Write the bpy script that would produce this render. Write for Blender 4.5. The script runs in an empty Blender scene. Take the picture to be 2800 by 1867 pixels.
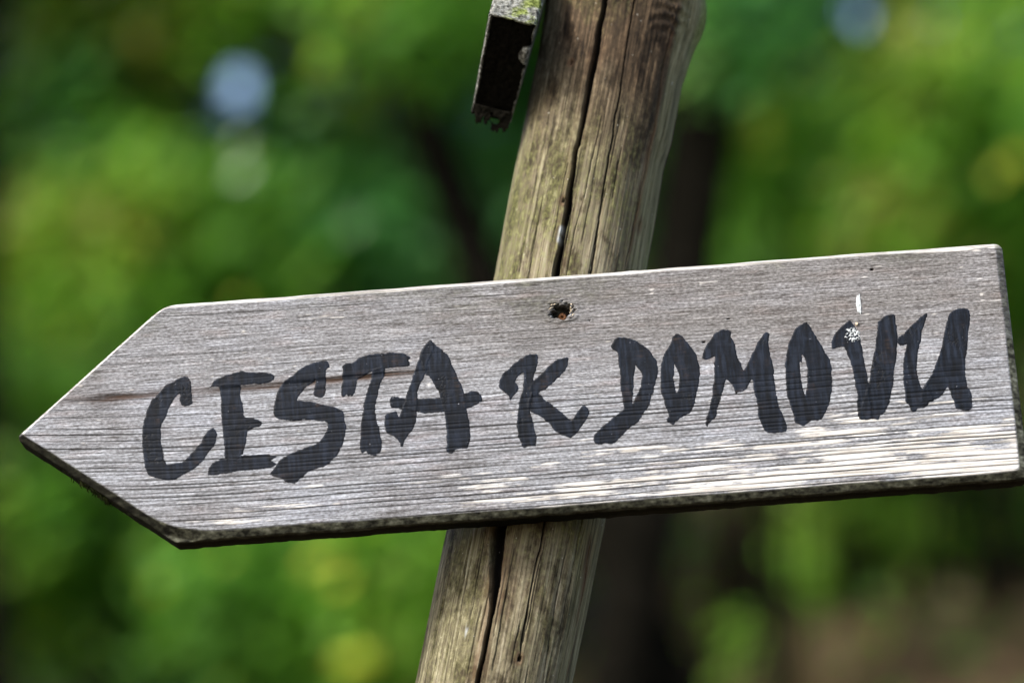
import bpy, math, random
import numpy as np
from mathutils import Vector, Matrix
from mathutils.geometry import delaunay_2d_cdt

random.seed(4); RNG = np.random.default_rng(4)
scene = bpy.context.scene
COL = scene.collection
R = math.radians

# ------------------------------------------------------------------ camera, light, exposure
PITCH = R(13.5); DIST = 1.8; HC = 1.90; FOCAL = 36 * DIST / 0.56
cam_d = bpy.data.cameras.new('camera'); cam = bpy.data.objects.new('camera', cam_d); COL.objects.link(cam)
CAM = Vector((0, -DIST * math.cos(PITCH), HC - DIST * math.sin(PITCH)))
cam.location = CAM; cam.rotation_euler = (R(90) + PITCH, 0, 0)
cam_d.lens = FOCAL; cam_d.sensor_width = 36; cam_d.clip_start = 0.05; cam_d.clip_end = 2000
cam_d.dof.use_dof = True; cam_d.dof.focus_distance = DIST + 0.014; cam_d.dof.aperture_fstop = 3.3
cam_d.dof.aperture_blades = 0
scene.camera = cam

SUN_EL, SUN_AZ = 37.0, 227.0          # azimuth clockwise from +Y: behind the camera, to the left
world = bpy.data.worlds.new('World'); scene.world = world; world.use_nodes = True
wn = world.node_tree.nodes; wl = world.node_tree.links
sky = wn.new('ShaderNodeTexSky'); sky.sky_type = 'NISHITA'; sky.sun_disc = False
sky.sun_elevation = R(SUN_EL); sky.sun_rotation = R(SUN_AZ)
sky.air_density = 1.0; sky.dust_density = 2.5; sky.ozone_density = 1.0
wl.new(sky.outputs[0], wn['Background'].inputs[0]); wn['Background'].inputs[1].default_value = 0.085
sun_d = bpy.data.lights.new('sun', 'SUN'); sun = bpy.data.objects.new('sun', sun_d); COL.objects.link(sun)
sun_d.energy = 1.5; sun_d.angle = R(13); sun_d.color = (1.0, 0.98, 0.955)
sdir = Vector((math.sin(R(SUN_AZ)) * math.cos(R(SUN_EL)), math.cos(R(SUN_AZ)) * math.cos(R(SUN_EL)), math.sin(R(SUN_EL))))
sun.rotation_euler = sdir.to_track_quat('Z', 'Y').to_euler(); sun.location = sdir * 20

vs = scene.view_settings
vs.view_transform = 'Standard'; vs.look = 'None'; vs.gamma = 1.0; vs.use_curve_mapping = False
vs.exposure = 1.95
scene.cycles.use_denoising = True
scene.cycles.max_bounces = 8; scene.cycles.sample_clamp_indirect = 6

# ------------------------------------------------------------------ helpers
FW = Vector((0, math.cos(PITCH), math.sin(PITCH))); UP = Vector((0, -math.sin(PITCH), math.cos(PITCH)))
def at(px, py, y=0.0):
    """a measurement taken on the photograph, turned into a point on the upright plane at depth y"""
    d = FW + Vector((1, 0, 0)) * ((px - 1400) / 2800 * 0.56 / DIST) + UP * ((933.5 - py) / 2800 * 0.56 / DIST)
    return CAM + d * ((y - CAM.y) / d.y)
def project(P):
    """world points (n,3) -> photo coordinates"""
    v = P - np.array(CAM); f = v @ np.array(FW)
    return 1400 + v[:, 0] / f * DIST / 0.56 * 2800, 933.5 - (v @ np.array(UP)) / f * DIST / 0.56 * 2800

def _h(i, j, s):
    n = (i.astype(np.int64) * 374761393 + j.astype(np.int64) * 668265263 + int(s) * 974711) & 0x7fffffff
    n = ((n ^ (n >> 13)) * 1274126177) & 0x7fffffff
    return ((n ^ (n >> 16)) & 0xffff) / 65535.0
def vn(x, y, s=0):
    x, y = np.broadcast_arrays(np.asarray(x, float), np.asarray(y, float))
    i = np.floor(x); j = np.floor(y); fx = x - i; fy = y - j
    fx = fx * fx * (3 - 2 * fx); fy = fy * fy * (3 - 2 * fy)
    return ((_h(i, j, s) * (1 - fx) + _h(i + 1, j, s) * fx) * (1 - fy) + (_h(i, j + 1, s) * (1 - fx) + _h(i + 1, j + 1, s) * fx) * fy)
def fbm(x, y, s=0, o=3):
    a, t, n = 1.0, 0.0, 0.0
    for k in range(o):
        t = t + a * vn(np.asarray(x) * 2 ** k, np.asarray(y) * 2 ** k, s + k * 31); n += a; a *= 0.5
    return t / n
def sstep(a, b, x):
    t = np.clip((np.asarray(x, float) - a) / (b - a), 0, 1); return t * t * (3 - 2 * t)

def mesh_obj(name, verts, faces, mat, parent=None, smooth=True, attrs=None):
    me = bpy.data.meshes.new(name)
    me.from_pydata([tuple(v) for v in verts] if not isinstance(verts, np.ndarray) else verts.tolist(), [],
                   faces.tolist() if isinstance(faces, np.ndarray) else faces)
    me.validate(); me.update()
    if smooth: me.polygons.foreach_set('use_smooth', [True] * len(me.polygons))
    for k, v in (attrs or {}).items():
        a = me.attributes.new(k, 'FLOAT', 'POINT'); a.data.foreach_set('value', np.asarray(v, dtype=np.float32))
    if mat: me.materials.append(mat)
    o = bpy.data.objects.new(name, me); COL.objects.link(o)
    if parent: o.parent = parent
    return o
def thing(name, label, cat, loc=(0, 0, 0), group=None):
    o = bpy.data.objects.new(name, None); COL.objects.link(o); o.location = loc
    o.empty_display_size = 0.05; o['label'] = label; o['category'] = cat
    if group: o['group'] = group
    return o

class NT:
    def __init__(s, name):
        s.m = bpy.data.materials.new(name); s.m.use_nodes = True; s.t = s.m.node_tree
        s.b = s.t.nodes['Principled BSDF']; s.out = s.t.nodes['Material Output']
        s.co = s.t.nodes.new('ShaderNodeTexCoord').outputs['Object']
    def _in(s, sock, v):
        if v is None: return
        if hasattr(v, 'is_linked'): s.t.links.new(v, sock)
        else:
            if sock.type == 'RGBA' and len(v) == 3: v = (*v, 1)
            sock.default_value = v
    def noise(s, scale=(1, 1, 1), detail=3, rough=0.55, base=1.0, co=None):
        mp = s.t.nodes.new('ShaderNodeMapping'); s._in(mp.inputs[0], co or s.co); mp.inputs['Scale'].default_value = scale
        n = s.t.nodes.new('ShaderNodeTexNoise'); n.inputs['Scale'].default_value = base
        n.inputs['Detail'].default_value = detail; n.inputs['Roughness'].default_value = rough
        s.t.links.new(mp.outputs[0], n.inputs['Vector']); return n.outputs['Fac']
    def voro(s, scale, feature='DISTANCE_TO_EDGE', co=None):
        mp = s.t.nodes.new('ShaderNodeMapping'); s._in(mp.inputs[0], co or s.co); mp.inputs['Scale'].default_value = scale
        n = s.t.nodes.new('ShaderNodeTexVoronoi'); n.feature = feature; n.inputs['Scale'].default_value = 1
        s.t.links.new(mp.outputs[0], n.inputs['Vector']); return n.outputs[0]
    def math(s, op, a, b=0.0, c=None):
        n = s.t.nodes.new('ShaderNodeMath'); n.operation = op; n.use_clamp = False
        s._in(n.inputs[0], a); s._in(n.inputs[1], b)
        if c is not None: s._in(n.inputs[2], c)
        return n.outputs[0]
    def step(s, a, lo, hi):
        n = s.t.nodes.new('ShaderNodeMapRange'); n.interpolation_type = 'SMOOTHSTEP'; n.clamp = True
        s._in(n.inputs[0], a); n.inputs[1].default_value = lo; n.inputs[2].default_value = hi; return n.outputs[0]
    def mix(s, f, a, b, mode='MIX'):
        n = s.t.nodes.new('ShaderNodeMix'); n.data_type = 'RGBA'; n.blend_type = mode
        s._in(n.inputs[0], f); s._in(n.inputs[6], a); s._in(n.inputs[7], b); return n.outputs[2]
    def ramp(s, f, stops):
        n = s.t.nodes.new('ShaderNodeValToRGB'); e = n.color_ramp.elements
        while len(e) < len(stops): e.new(0.5)
        for k, (p, c) in enumerate(stops): e[k].position = p; e[k].color = (*c, 1)
        s._in(n.inputs[0], f); return n.outputs[0]
    def attr(s, name):
        n = s.t.nodes.new('ShaderNodeAttribute'); n.attribute_name = name; return n.outputs['Fac']
    def bump(s, h, strength=0.5, dist=0.001, normal=None):
        n = s.t.nodes.new('ShaderNodeBump'); n.inputs['Strength'].default_value = strength; n.inputs['Distance'].default_value = dist
        s._in(n.inputs['Height'], h)
        if normal: s._in(n.inputs['Normal'], normal)
        return n.outputs[0]
    def sep(s, i):
        n = s.t.nodes.new('ShaderNodeSeparateXYZ'); s.t.links.new(s.co, n.inputs[0]); return n.outputs[i]
    def done(s, col, rough=0.85, normal=None, spec=0.3):
        s._in(s.b.inputs['Base Color'], col); s._in(s.b.inputs['Roughness'], rough)
        s.b.inputs['Specular IOR Level'].default_value = spec
        if normal: s._in(s.b.inputs['Normal'], normal)
        return s.m

# ------------------------------------------------------------------ materials
def mat_board():
    n = NT('weathered_grey_board')
    fib = n.noise((24, 300, 1500), 5, 0.7); fib2 = n.noise((60, 300, 2600), 3, 0.65); speck = n.noise((480, 400, 1300), 2, 0.6)
    blot = n.noise((11, 40, 26), 5, 0.65); pink = n.noise((30, 40, 160), 3, 0.6); dash = n.noise((95, 400, 1250), 2, 0.5); cool = n.noise((14, 30, 60), 3, 0.6)
    f = n.math('ADD', n.math('ADD', n.math('MULTIPLY', fib, 0.40), n.math('MULTIPLY', fib2, 0.30)), n.math('MULTIPLY', speck, 0.30))
    c = n.ramp(f, [(0.38, (0.050, 0.046, 0.043)), (0.45, (0.135, 0.133, 0.137)), (0.52, (0.262, 0.267, 0.281)), (0.60, (0.51, 0.525, 0.556))])
    c = n.mix(n.math('MULTIPLY', n.step(pink, 0.5, 0.75), 0.5), c, n.mix(1.0, c, (1.08, 0.93, 0.87), 'MULTIPLY'))
    c = n.mix(n.step(cool, 0.48, 0.66), c, n.mix(1.0, c, (1.14, 1.16, 1.20), 'MULTIPLY'))
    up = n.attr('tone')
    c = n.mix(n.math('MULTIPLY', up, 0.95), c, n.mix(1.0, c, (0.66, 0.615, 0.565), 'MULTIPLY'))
    c = n.mix(n.math('MULTIPLY', n.step(blot, 0.48, 0.72), 0.55), c, n.mix(1.0, c, (0.56, 0.50, 0.46), 'MULTIPLY'))
    c = n.mix(n.math('MULTIPLY', n.step(dash, 0.60, 0.67), 0.7), c, (0.035, 0.030, 0.025))
    bl = n.attr('bleach_and_light')
    c = n.mix(bl, c, n.ramp(fib, [(0.39, (0.24, 0.215, 0.185)), (0.5, (0.56, 0.53, 0.485)), (0.60, (0.76, 0.745, 0.72))]))
    c = n.mix(n.attr('stain'), c, n.ramp(fib, [(0.4, (0.012, 0.008, 0.006)), (0.6, (0.075, 0.045, 0.03))]))
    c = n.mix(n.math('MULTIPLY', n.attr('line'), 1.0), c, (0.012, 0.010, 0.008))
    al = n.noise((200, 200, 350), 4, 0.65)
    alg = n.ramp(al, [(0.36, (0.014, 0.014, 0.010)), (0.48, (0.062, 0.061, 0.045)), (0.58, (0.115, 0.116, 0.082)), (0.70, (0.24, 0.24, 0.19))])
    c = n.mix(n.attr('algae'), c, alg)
    c = n.mix(n.attr('moss'), c, n.ramp(al, [(0.35, (0.002, 0.002, 0.0015)), (0.7, (0.012, 0.012, 0.007))]))  # near-black shade of the underside, put into the colour
    bh = f
    return n.done(c, 0.86, n.bump(bh, 0.35, 0.0006), 0.08)

def mat_paint():
    n = NT('black_brushed_paint')
    br = n.noise((420, 300, 60), 5, 0.65); blot = n.noise((90, 90, 70), 4, 0.65); grain = n.noise((50, 300, 1100), 3, 0.6)
    c = n.ramp(br, [(0.36, (0.0012, 0.0017, 0.003)), (0.5, (0.004, 0.006, 0.0105)), (0.64, (0.012, 0.0165, 0.027))])
    worn = n.math('MULTIPLY', n.step(blot, 0.55, 0.72), n.step(grain, 0.42, 0.62))
    c = n.mix(n.math('MULTIPLY', worn, 0.75), c, (0.040, 0.027, 0.022))
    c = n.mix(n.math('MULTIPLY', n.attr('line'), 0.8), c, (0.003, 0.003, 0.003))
    c = n.mix(n.math('MULTIPLY', n.step(n.noise((120, 100, 120), 4, 0.6), 0.56, 0.70), 0.7), c, (0.010, 0.014, 0.023))
    spec = n.step(n.noise((700, 700, 700), 1, 0.5), 0.76, 0.80)
    c = n.mix(n.math('MULTIPLY', spec, 0.6), c, (0.35, 0.36, 0.4))
    ck = n.voro((330, 330, 330)); thick = n.attr('crackle')
    crack = n.math('MULTIPLY', n.math('SUBTRACT', 1.0, n.step(ck, 0.0, 0.07)), thick)
    c = n.mix(crack, c, (0.004, 0.004, 0.004))
    h = n.math('SUBTRACT', n.math('ADD', n.math('MULTIPLY', br, 0.5), n.math('MULTIPLY', grain, 0.7)), n.math('MULTIPLY', crack, 2.5))
    return n.done(c, n.math('ADD', 0.42, n.math('MULTIPLY', blot, 0.25)), n.bump(h, 0.30, 0.0005), 0.17)

def mat_post():
    n = NT('weathered_round_post')
    st = n.noise((260, 260, 9), 4, 0.6); fine = n.noise((1100, 1100, 34), 3, 0.6); blot = n.noise((75, 75, 38), 5, 0.68)
    spk = n.noise((420, 420, 260), 3, 0.7); big = n.noise((22, 22, 9), 3, 0.6)
    f = n.math('ADD', n.math('ADD', n.math('MULTIPLY', st, 0.34), n.math('MULTIPLY', fine, 0.36)), n.math('MULTIPLY', spk, 0.30))
    c = n.ramp(f, [(0.38, (0.036, 0.029, 0.016)), (0.46, (0.125, 0.104, 0.064)), (0.54, (0.225, 0.192, 0.126)), (0.63, (0.39, 0.350, 0.255))])
    brown = n.ramp(f, [(0.37, (0.010, 0.007, 0.004)), (0.47, (0.040, 0.027, 0.015)), (0.55, (0.082, 0.054, 0.030)), (0.65, (0.22, 0.150, 0.085))])
    c = n.mix(n.attr('brown'), c, brown)
    c = n.mix(n.math('MULTIPLY', n.step(blot, 0.48, 0.62), 0.80), c, n.mix(1.0, c, (0.22, 0.19, 0.15), 'MULTIPLY'))
    hair = n.step(n.noise((1000, 1000, 9), 3, 0.6), 0.60, 0.66); c = n.mix(n.math('MULTIPLY', hair, 0.75), c, (0.022, 0.016, 0.010))
    gm = n.math('MULTIPLY', n.attr('green'), n.step(n.math('ADD', n.math('MULTIPLY', spk, 0.5), n.math('MULTIPLY', big, 0.5)), 0.43, 0.60))
    c = n.mix(gm, c, n.ramp(spk, [(0.35, (0.025, 0.028, 0.007)), (0.55, (0.085, 0.088, 0.025)), (0.7, (0.19, 0.185, 0.08))]))
    fac = n.ramp(n.math('ADD', n.math('MULTIPLY', st, 0.5), n.math('MULTIPLY', fine, 0.5)), [(0.38, (0.060, 0.055, 0.028)), (0.5, (0.185, 0.165, 0.085)), (0.61, (0.31, 0.28, 0.165))])
    c = n.mix(n.attr('facet'), c, fac)
    c = n.mix(n.attr('mossy'), c, n.ramp(spk, [(0.35, (0.07, 0.09, 0.016)), (0.55, (0.17, 0.205, 0.05)), (0.7, (0.32, 0.33, 0.16))]))
    c = n.mix(n.attr('rust'), c, n.ramp(st, [(0.35, (0.03, 0.017, 0.009)), (0.6, (0.13, 0.07, 0.036))]))
    c = n.mix(n.attr('crack'), c, (0.010, 0.008, 0.006))
    c = n.mix(n.attr('pale'), c, (0.36, 0.38, 0.38))
    fl = n.step(n.noise((500, 500, 420), 1, 0.5), 0.77, 0.80)
    c = n.mix(n.math('MULTIPLY', fl, 0.7), c, (0.42, 0.40, 0.34))
    h = n.math('ADD', n.math('MULTIPLY', st, 0.4), n.math('ADD', n.math('MULTIPLY', fine, 0.5), n.math('MULTIPLY', spk, 0.3)))
    return n.done(c, 0.88, n.bump(h, 0.6, 0.0012), 0.2)

def mat_rot_shade():
    n = NT('rotten_wood_painted_shade')
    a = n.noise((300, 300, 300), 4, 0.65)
    c = n.ramp(a, [(0.35, (0.003, 0.003, 0.002)), (0.62, (0.010, 0.009, 0.007)), (0.8, (0.05, 0.05, 0.04))])  # rotten wood, blackened to carry the shade of the underside
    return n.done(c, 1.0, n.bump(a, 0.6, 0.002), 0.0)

def mat_mossboard():
    n = NT('mossy_grey_board')
    a = n.noise((420, 420, 420), 4, 0.7); b = n.noise((90, 90, 90), 4, 0.65)
    c = n.ramp(a, [(0.36, (0.03, 0.028, 0.025)), (0.5, (0.15, 0.15, 0.13)), (0.63, (0.34, 0.34, 0.31))])
    m = n.math('MULTIPLY', n.step(b, 0.40, 0.58), n.attr('moss'))
    c = n.mix(m, c, n.ramp(a, [(0.36, (0.02, 0.026, 0.005)), (0.5, (0.12, 0.145, 0.04)), (0.64, (0.28, 0.32, 0.10))]))
    under_shade = n.ramp(a, [(0.3, (0.0025, 0.0025, 0.002)), (0.7, (0.009, 0.008, 0.006))])  # near-black colour standing for the underside's shade
    c = n.mix(n.attr('under_shade'), c, under_shade)
    return n.done(c, 1.0, n.bump(a, 0.7, 0.002), 0.0)

def mat_plain(name, c1, c2, scale=300, rough=0.8, spec=0.3, metal=0.0):
    n = NT(name); a = n.noise((scale,) * 3, 4, 0.65)
    n.b.inputs['Metallic'].default_value = metal
    return n.done(n.ramp(a, [(0.35, c1), (0.65, c2)]), rough, n.bump(a, 0.5, 0.0008), spec)

def mat_leaf(name, stops, trans=0.5):
    n = NT(name); t = n.attr('tint'); c = n.ramp(t, stops)
    n.done(c, 0.5, None, 0.25)
    tr = n.t.nodes.new('ShaderNodeBsdfTranslucent'); n._in(tr.inputs[0], n.mix(1.0, c, (1.3, 1.35, 0.5), 'MULTIPLY'))
    ms = n.t.nodes.new('ShaderNodeMixShader'); ms.inputs[0].default_value = trans
    n.t.links.new(n.b.outputs[0], ms.inputs[1]); n.t.links.new(tr.outputs[0], ms.inputs[2]); n.t.links.new(ms.outputs[0], n.out.inputs[0])
    return n.m

M_BOARD, M_PAINT, M_POST, M_ROT_SHADE, M_MOSSB = mat_board(), mat_paint(), mat_post(), mat_rot_shade(), mat_mossboard()
M_RUST = mat_plain('rusty_iron', (0.03, 0.011, 0.005), (0.20, 0.08, 0.022), 900, 0.7, 0.4, 0.25)
M_WHITE = mat_plain('chalky_dropping', (0.30, 0.32, 0.32), (0.66, 0.69, 0.69), 700, 0.7)
M_SPLINT = mat_plain('pale_splinter', (0.42, 0.34, 0.24), (0.78, 0.68, 0.52), 500, 0.8)
M_MOSS = mat_plain('dark_moss', (0.008, 0.010, 0.004), (0.04, 0.05, 0.015), 600, 0.95, 0.1)
M_BARK = mat_plain('dark_bark', (0.002, 0.002, 0.0015), (0.009, 0.008, 0.006), 14, 1.0, 0.0)
GREEN = [(0.0, (0.08, 0.19, 0.025)), (0.30, (0.10, 0.26, 0.030)), (0.55, (0.15, 0.35, 0.032)), (0.75, (0.24, 0.39, 0.045)), (0.88, (0.28, 0.27, 0.08)), (1.0, (0.62, 0.66, 0.07))]
M_LEAF = mat_leaf('green_leaves', GREEN)
COOL = [(0.0, (0.06, 0.18, 0.055)), (0.35, (0.08, 0.27, 0.07)), (0.7, (0.12, 0.36, 0.085)), (0.88, (0.22, 0.36, 0.11)), (1.0, (0.55, 0.66, 0.52))]
M_LEAFC = mat_leaf('cool_green_leaves', COOL)
LITTER = [(0.0, (0.035, 0.019, 0.009)), (0.45, (0.095, 0.058, 0.027)), (0.8, (0.15, 0.10, 0.05)), (1.0, (0.22, 0.16, 0.09))]
M_LITTER = mat_leaf('fallen_leaves', LITTER, 0.12)
def mat_ground():
    n = NT('forest_floor')
    a = n.noise((0.8, 0.8, 0.8), 5, 0.65); b = n.noise((9, 9, 9), 4, 0.65)
    c = n.ramp(b, [(0.3, (0.030, 0.021, 0.011)), (0.55, (0.062, 0.043, 0.022)), (0.75, (0.105, 0.075, 0.04))])
    c = n.mix(n.math('MULTIPLY', n.step(a, 0.5, 0.68), 0.8), c, n.ramp(b, [(0.3, (0.012, 0.025, 0.006)), (0.7, (0.045, 0.085, 0.018))]))
    return n.done(c, 0.95, n.bump(b, 0.6, 0.05), 0.1)
M_GROUND = mat_ground()

# ------------------------------------------------------------------ ground
def gz(x, y):
    x = np.asarray(x, float); y = np.asarray(y, float)
    t = np.clip(y - 4.5, 0, None)
    z = np.where(t < 2, 0.115 * t * t, 0.46 + 0.46 * (t - 2))
    zc = 11.0; z = np.where(z > zc, zc + (1 - np.exp(-(z - zc) / 1.5)) * 1.2, z)
    z = z + 1.2 * sstep(0.2, 1.4, x) * sstep(5.5, 9.0, y) * (1 - sstep(12.0, 16.0, y))
    lump = (fbm(x * 0.35 + 7, y * 0.35, 5, 3) - 0.5) * 0.5
    return z + lump * sstep(3.0, 7.0, y) + (fbm(x * 0.9, y * 0.9, 9, 2) - 0.5) * 0.08 * sstep(0.2, 2.0, np.hypot(x, y))
def axis(lo, hi, a, b, fine, grow):
    v = list(np.arange(a, b + 1e-6, fine)); s = fine
    while v[-1] < hi: s *= grow; v.append(min(v[-1] + s, hi))
    s = fine; w = []
    p = v[0]
    while p > lo: s *= grow; p = max(p - s, lo); w.append(p)
    return np.array(w[::-1] + v)
gx = axis(-400, 400, -7, 7, 0.16, 1.22); gy = axis(-400, 500, -2, 20, 0.16, 1.22)
GX, GY = np.meshgrid(gx, gy); GZ = gz(GX, GY)
nx, ny = len(gx), len(gy); idx = np.arange(nx * ny).reshape(ny, nx)
def quads(ix): return np.stack([ix[:-1, :-1], ix[:-1, 1:], ix[1:, 1:], ix[1:, :-1]], -1).reshape(-1, 4)
ground = mesh_obj('ground', np.stack([GX, GY, GZ], -1).reshape(-1, 3), quads(idx), M_GROUND); ground['kind'] = 'structure'

# ------------------------------------------------------------------ the arrow board: measured outline
BT = 0.0280                                            # thickness
b0 = at(600, 1100); b1 = at(2600, 1100 - 2000 * math.tan(R(4.33)))
BANG = math.atan2(b1.z - b0.z, b1.x - b0.x)
BO = at(1400, 1075)
ca, sa = math.cos(BANG), math.sin(BANG)
def loc(px, py):
    p = at(px, py); dx, dz = p.x - BO.x, p.z - BO.z
    return np.array((dx * ca + dz * sa, -dx * sa + dz * ca))
P_TIPU, P_TIPL = loc(50, 1188), loc(52, 1199)
P_SHU, P_TR = loc(447, 832), loc(2757, 660)
P_SHL, P_BR = loc(478, 1478), loc(2800, 1304)
xr = 0.5 * (P_TR[0] + P_BR[0]); P_TR[0] = xr; P_BR[0] = xr
x_tip = min(P_TIPU[0], P_TIPL[0]); P_TIPU[0] = P_TIPL[0] = x_tip
def top_z(x):
    w = 0.0075; f = lambda q: np.interp(q, [x_tip, P_SHU[0], xr], [P_TIPU[1], P_SHU[1], P_TR[1]])
    r = sum(f(np.clip(x + o * w, x_tip, xr)) for o in (-1, -.5, 0, .5, 1)) / 5
    r = np.where(x < x_tip + w, f(x), r)
    return r - 0.0032 * np.clip((x - (xr - 0.0055)) / 0.0055, 0, 1) ** 2.5
def bot_z(x): return np.interp(x, [x_tip, P_SHL[0], xr], [P_TIPL[1], P_SHL[1], P_BR[1]])
def edge_d(a, b, x, z, inside_sign=1):
    d = (b - a) / np.linalg.norm(b - a)
    return inside_sign * (-(x - a[0]) * d[1] + (z - a[1]) * d[0])
HOLE = loc(1535, 852)

# growth-ring lines (local z at the board centre, strength, width)
_r = np.random.default_rng(11); LINES = []
z = -0.0665
while z < 0.066:
    low = 1 - float(sstep(-0.022, 0.02, z))
    LINES.append((z, 0.55 + 0.60 * low * _r.uniform(0.55, 1) + 0.12 * _r.uniform(-1, 1), _r.uniform(0.00017, 0.00028) * (0.8 + 0.4 * low)))
    z += _r.uniform(0.0016, 0.0038) if low > 0.5 else _r.uniform(0.0038, 0.0082)
LINES = np.array(LINES)
def warp(x, z):
    left = np.clip(-(x + 0.10), 0, None)
    return 0.0014 * (fbm(x / 0.22 + 3, z / 0.09, 21, 2) - 0.5) * 2 + 0.10 * left ** 2 * 3.0 - 0.012 * left
def relief(x, z, full=False):
    """outward relief of the weathered face and its masks"""
    ze = z - warp(x, z)
    line = np.zeros_like(x)
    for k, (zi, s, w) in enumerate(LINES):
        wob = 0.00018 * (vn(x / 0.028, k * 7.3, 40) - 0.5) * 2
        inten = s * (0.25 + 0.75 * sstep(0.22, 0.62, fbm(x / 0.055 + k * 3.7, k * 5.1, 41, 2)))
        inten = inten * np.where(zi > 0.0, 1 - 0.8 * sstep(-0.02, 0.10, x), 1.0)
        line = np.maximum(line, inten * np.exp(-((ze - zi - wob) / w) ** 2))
    fib = fbm(x / 0.022, ze / 0.0008, 60, 3); wide = fbm(x / 0.05, ze / 0.006, 63, 2)
    band = np.searchsorted(LINES[:, 0], ze)
    strip = (vn(band * 13.7, np.zeros_like(x), 70) - 0.5)
    h = -0.00055 * line + (fib - 0.5) * 0.00010 + (wide - 0.5) * 0.00018 + strip * 0.00012
    if not full: return h
    lowr = (1 - sstep(-0.060, -0.012, z - 0.03 * (x - 0.05))) * (0.25 + 0.75 * sstep(-0.10, 0.20, x))
    lowr = np.maximum(lowr, 0.62 * (1 - sstep(-0.0665, -0.0585, z)) * sstep(-0.2, -0.1, x))
    lowr = np.maximum(lowr, 0.60 * sstep(0.054, 0.060, z) * sstep(0.20, 0.235, x)); lowr = np.maximum(lowr, 0.20 * sstep(0.205, 0.235, x))
    bn = 0.52 * vn(x / 0.026 + band * 9.13, band * 3.31, 71) + 0.48 * fbm(x / 0.009, ze / 0.0007, 72, 3)
    thr = 0.83 - 0.47 * lowr
    bleach_and_light = sstep(thr, thr + 0.07, bn) * (1 - 0.9 * line)
    # scattered small bleached splinters
    sp = vn(x / 0.009, ze / 0.0014, 75); bleach_and_light = np.maximum(bleach_and_light, 0.8 * sstep(0.955, 0.985, sp))
    a, b = loc(60, 1108), loc(860, 1045); c2 = loc(1180, 1012)
    zs = np.interp(x, [a[0], b[0], c2[0], c2[0] + .01], [a[1], b[1], c2[1], c2[1]])
    wv = 0.0017 + 0.0020 * vn(x / 0.02, 0.0, 77)
    xs = np.array([loc(120, 1100)[0], loc(300, 1090)[0], loc(560, 1070)[0], loc(700, 1050)[0], loc(950, 1040)[0], loc(1190, 1012)[0]])
    ii = np.interp(x, xs, [0.0, 1.0, 0.6, 1.0, 1.25, 0.5], left=0, right=0)
    stain = np.clip(1.1 * ii, 0, 1.2) * np.exp(-((z - zs) / wv) ** 2) * (0.5 + 0.7 * fib); stain = np.clip(stain, 0, 1)
    h = h - 0.0006 * sstep(0.45, 0.9, stain)
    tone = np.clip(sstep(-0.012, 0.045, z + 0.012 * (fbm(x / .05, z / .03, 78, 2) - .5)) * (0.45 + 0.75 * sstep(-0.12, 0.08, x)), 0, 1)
    return h, line, bleach_and_light, stain, tone

# front grid
xs = np.concatenate([np.linspace(x_tip, x_tip + 0.012, 22)[:-1], np.arange(x_tip + 0.012, xr - 0.008, 0.00078), np.linspace(xr - 0.008, xr, 22)])
nv = 540
t = np.linspace(0, 1, nv); v = t + 0.0; e = 0.12
v = 0.5 - 0.5 * np.cos(np.pi * t); v = 0.72 * t + 0.28 * v
Xg = np.repeat(xs[None, :], nv, 0)
Zg = bot_z(xs)[None, :] + v[:, None] * (top_z(xs) - bot_z(xs))[None, :]
# rough sawn edges
jit = (fbm(Xg / 0.006, 0.0 * Xg, 80, 3) - 0.5) * 0.0009
Zg = Zg + jit * np.clip(1 - v[:, None] / 0.03, 0, 1) + ((fbm(Xg / 0.02, 0.0 * Xg, 82, 3) - 0.5) * 0.0010) * np.clip((v[:, None] - 0.97) / 0.03, 0, 1)
h, line, bleach_and_light, stain, tone = relief(Xg, Zg, True)
nz = lambda s: 0.75 + 0.5 * fbm(Xg / 0.03 + s, Zg / 0.03, 90 + s, 2)
dT = edge_d(P_SHU, P_TR, Xg, Zg, -1) / (0.0027 * nz(1)); dB = edge_d(P_SHL, P_BR, Xg, Zg, 1) / (0.0040 * nz(2))
dU = edge_d(P_TIPU, P_SHU, Xg, Zg, -1) / (0.0019 * nz(3)); dL = edge_d(P_TIPL, P_SHL, Xg, Zg, 1) / (0.0040 * nz(4)); dR = (xr - Xg) / (0.0048 * nz(5))
dB = np.minimum(dB, edge_d(P_SHL, P_BR, Xg, Zg, 1) / (0.0040 * nz(2)))
ds = np.stack([dT, dB, dU, dL, dR], 0); k = 0.30
corner = np.hypot(Xg - P_SHL[0], Zg - P_SHL[1])
dmin = -k * np.log(np.exp(-np.clip(ds, -1, 8) / k).sum(0)) - 1.1 * np.exp(-(corner / 0.013) ** 2)
tt = np.clip(1 - dmin, 0, 1.6)
depth = 0.0031 * tt ** 1.1
ch = sstep(0.02, 0.25, tt)
# screw hole
hr = np.hypot((Xg - HOLE[0]) / 1.35, (Zg - HOLE[1])) + 0.0032 * (fbm(Xg / .0024, Zg / .0011, 95, 3) - 0.5) * 2
hole = 1 - sstep(0.0028, 0.0052, hr)
lip = np.exp(-((hr - 0.0058) / 0.0014) ** 2)
h = h * (1 - ch) - depth - 0.0075 * hole + 0.0005 * lip
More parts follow.
